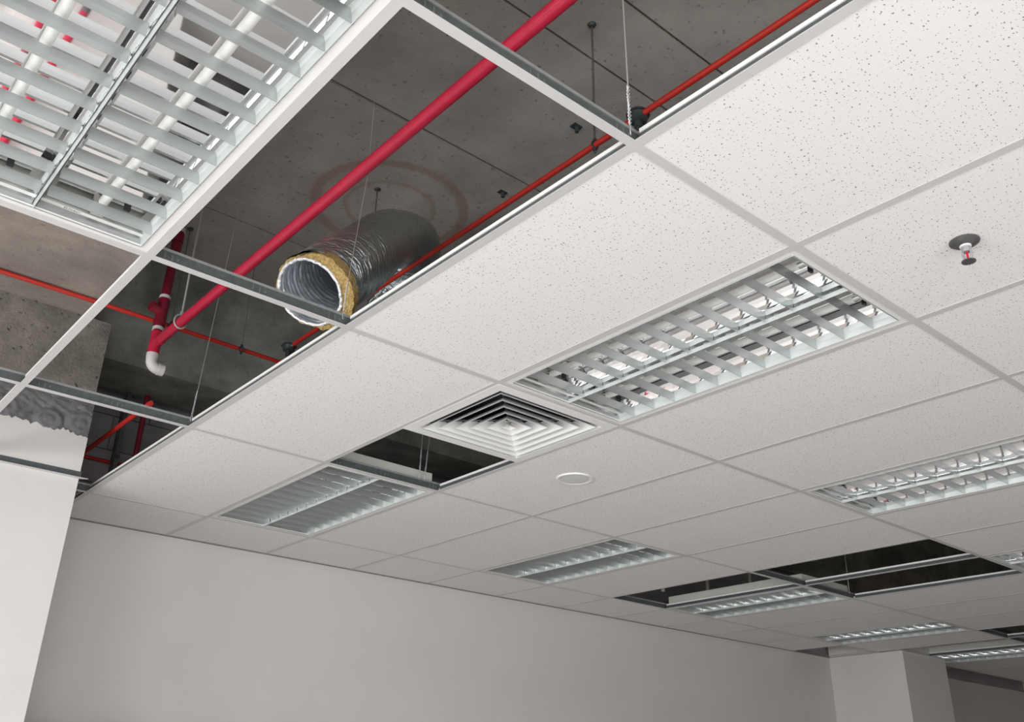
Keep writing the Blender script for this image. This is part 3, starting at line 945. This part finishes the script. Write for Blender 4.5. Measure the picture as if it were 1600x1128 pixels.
# insulation mat between jacket and liner, ragged at the mouth
t0 = (path[1] - path[0]).normalized()
a0 = t0.cross(Vector((0, 0, 1))).normalized(); b0 = t0.cross(a0)
n = 80
rnd = random.Random(9)
INS = 15
vs, fs = [], []
prof = []
for k in range(n):
    an = 2 * math.pi * k / n
    thick = 0.004 + 0.033 * max(0, math.cos((an - math.radians(INS)) / 1.0)) ** 0.7 if math.cos(an - math.radians(INS)) > 0 else 0.004
    out = 0.116 + thick * 0.95 + rnd.uniform(-0.0025, 0.0025)
    e = rnd.uniform(-0.006, 0.004)
    prof.append((an, out, e))
for s, rr in ((0.05, None), (None, 'o'), (None, 'i'), (0.05, 'in')):
    for an, out, e in prof:
        if rr is None: r_, ax = out - 0.002, 0.03
        elif rr == 'o': r_, ax = out + 0.004, -0.014 + e
        elif rr == 'i': r_, ax = 0.115, -0.018 + e * 0.5
        else: r_, ax = 0.115, 0.03
        vs.append(t0 * ax + (a0 * math.cos(an) + b0 * math.sin(an)) * r_)
for j in range(3):
    for k in range(n):
        k2 = (k + 1) % n
        fs.append((j * n + k, j * n + k2, (j + 1) * n + k2, (j + 1) * n + k))
o = MB().add(vs, fs).build('insulation', 'insulation', fd, smooth=True); o['label'] = 'yellow glass wool insulation'
# inner liner with its wire spiral ridges
NL = 64
def rl(i, k, rnd):
    return 0.1095 + 0.0035 * abs(math.sin((i * 0.9 + k / NL * math.pi))) + rnd.uniform(-0.0008, 0.0008)
lin = [path[0] - t0 * 0.016 + t0 * 0.004 * k for k in range(4)]
inner = []
for i in range(0, 62):
    for s in (0, 0.34, 0.67):
        inner.append(path[i].lerp(path[i + 1], s))
vs, fs = duct_shell(lin + inner, rl, NL, 8)
MB().add(vs, fs).build('inner_liner', 'foil_liner', fd, smooth=True)
rim = []
m = MB()
for k in range(60):
    an = 2 * math.pi * k / 60
    rr = 0.1125 + rnd.uniform(-0.0015, 0.0015)
    rim.append(-t0 * (0.020 + rnd.uniform(0, 0.003)) + (a0 * math.cos(an) + b0 * math.sin(an)) * rr)
m.tube(rim, 0.0055, 8, closed=True)
o = m.build('foil_rim', 'foil_rim', fd, smooth=True); o['label'] = 'bright folded foil rim'

# ------------------------------------------------------------------ unseen things added on the floor for the reflections in the near light
def leaning_pipe(p0, p1, label):
    t = tag(empty('reflection_pipe', p0), label, 'pipe', 'red pipes added for the mirrored streaks')
    d = Vector(p1) - Vector(p0)
    MB().tube([(0, 0, 0.0), d], 0.022, 14).build('pipe_length', 'red_pipe', t, smooth=True)
    for s in (0.28, 0.62):
        o = MB().tube([d * s, d * (s + 0.05)], 0.0228, 14).build('tape_band', 'tape_grey', t, smooth=True)
leaning_pipe((-0.13, 3.20, -2.798), (-0.30, 3.34, -1.35), 'red pipe added by the column for the left streak mirrored in the top left light')
leaning_pipe((0.06, 3.20, -2.798), (-0.24, 3.34, -1.20), 'red pipe added by the column for the right streak mirrored in the top left light')
bs = tag(empty('reflection_sheet', (1.05, 3.85, -ZC)), 'dark crumpled sheet added for the dark patch mirrored in the top left light', 'sheeting')
rnd = random.Random(4)
vs, fs = [], []
nx, nz = 28, 30
for j in range(nz + 1):
    for i in range(nx + 1):
        u = i / nx; w_ = j / nz
        x = -0.42 + 1.5 * u + 0.08 * math.sin(w_ * 5)
        z = 1.75 * w_
        y = 0.22 - 0.38 * (1 - w_) + 0.05 * math.sin(u * 21 + w_ * 9) + 0.03 * math.sin(u * 9 - w_ * 23) + rnd.uniform(-0.012, 0.012)
        vs.append((x, y - 0.05, z))
for j in range(nz):
    for i in range(nx):
        a = j * (nx + 1) + i
        fs.append((a, a + 1, a + nx + 2, a + nx + 1))
MB().add(vs, fs).build('sheet', 'cloth_dark', bs, smooth=True)
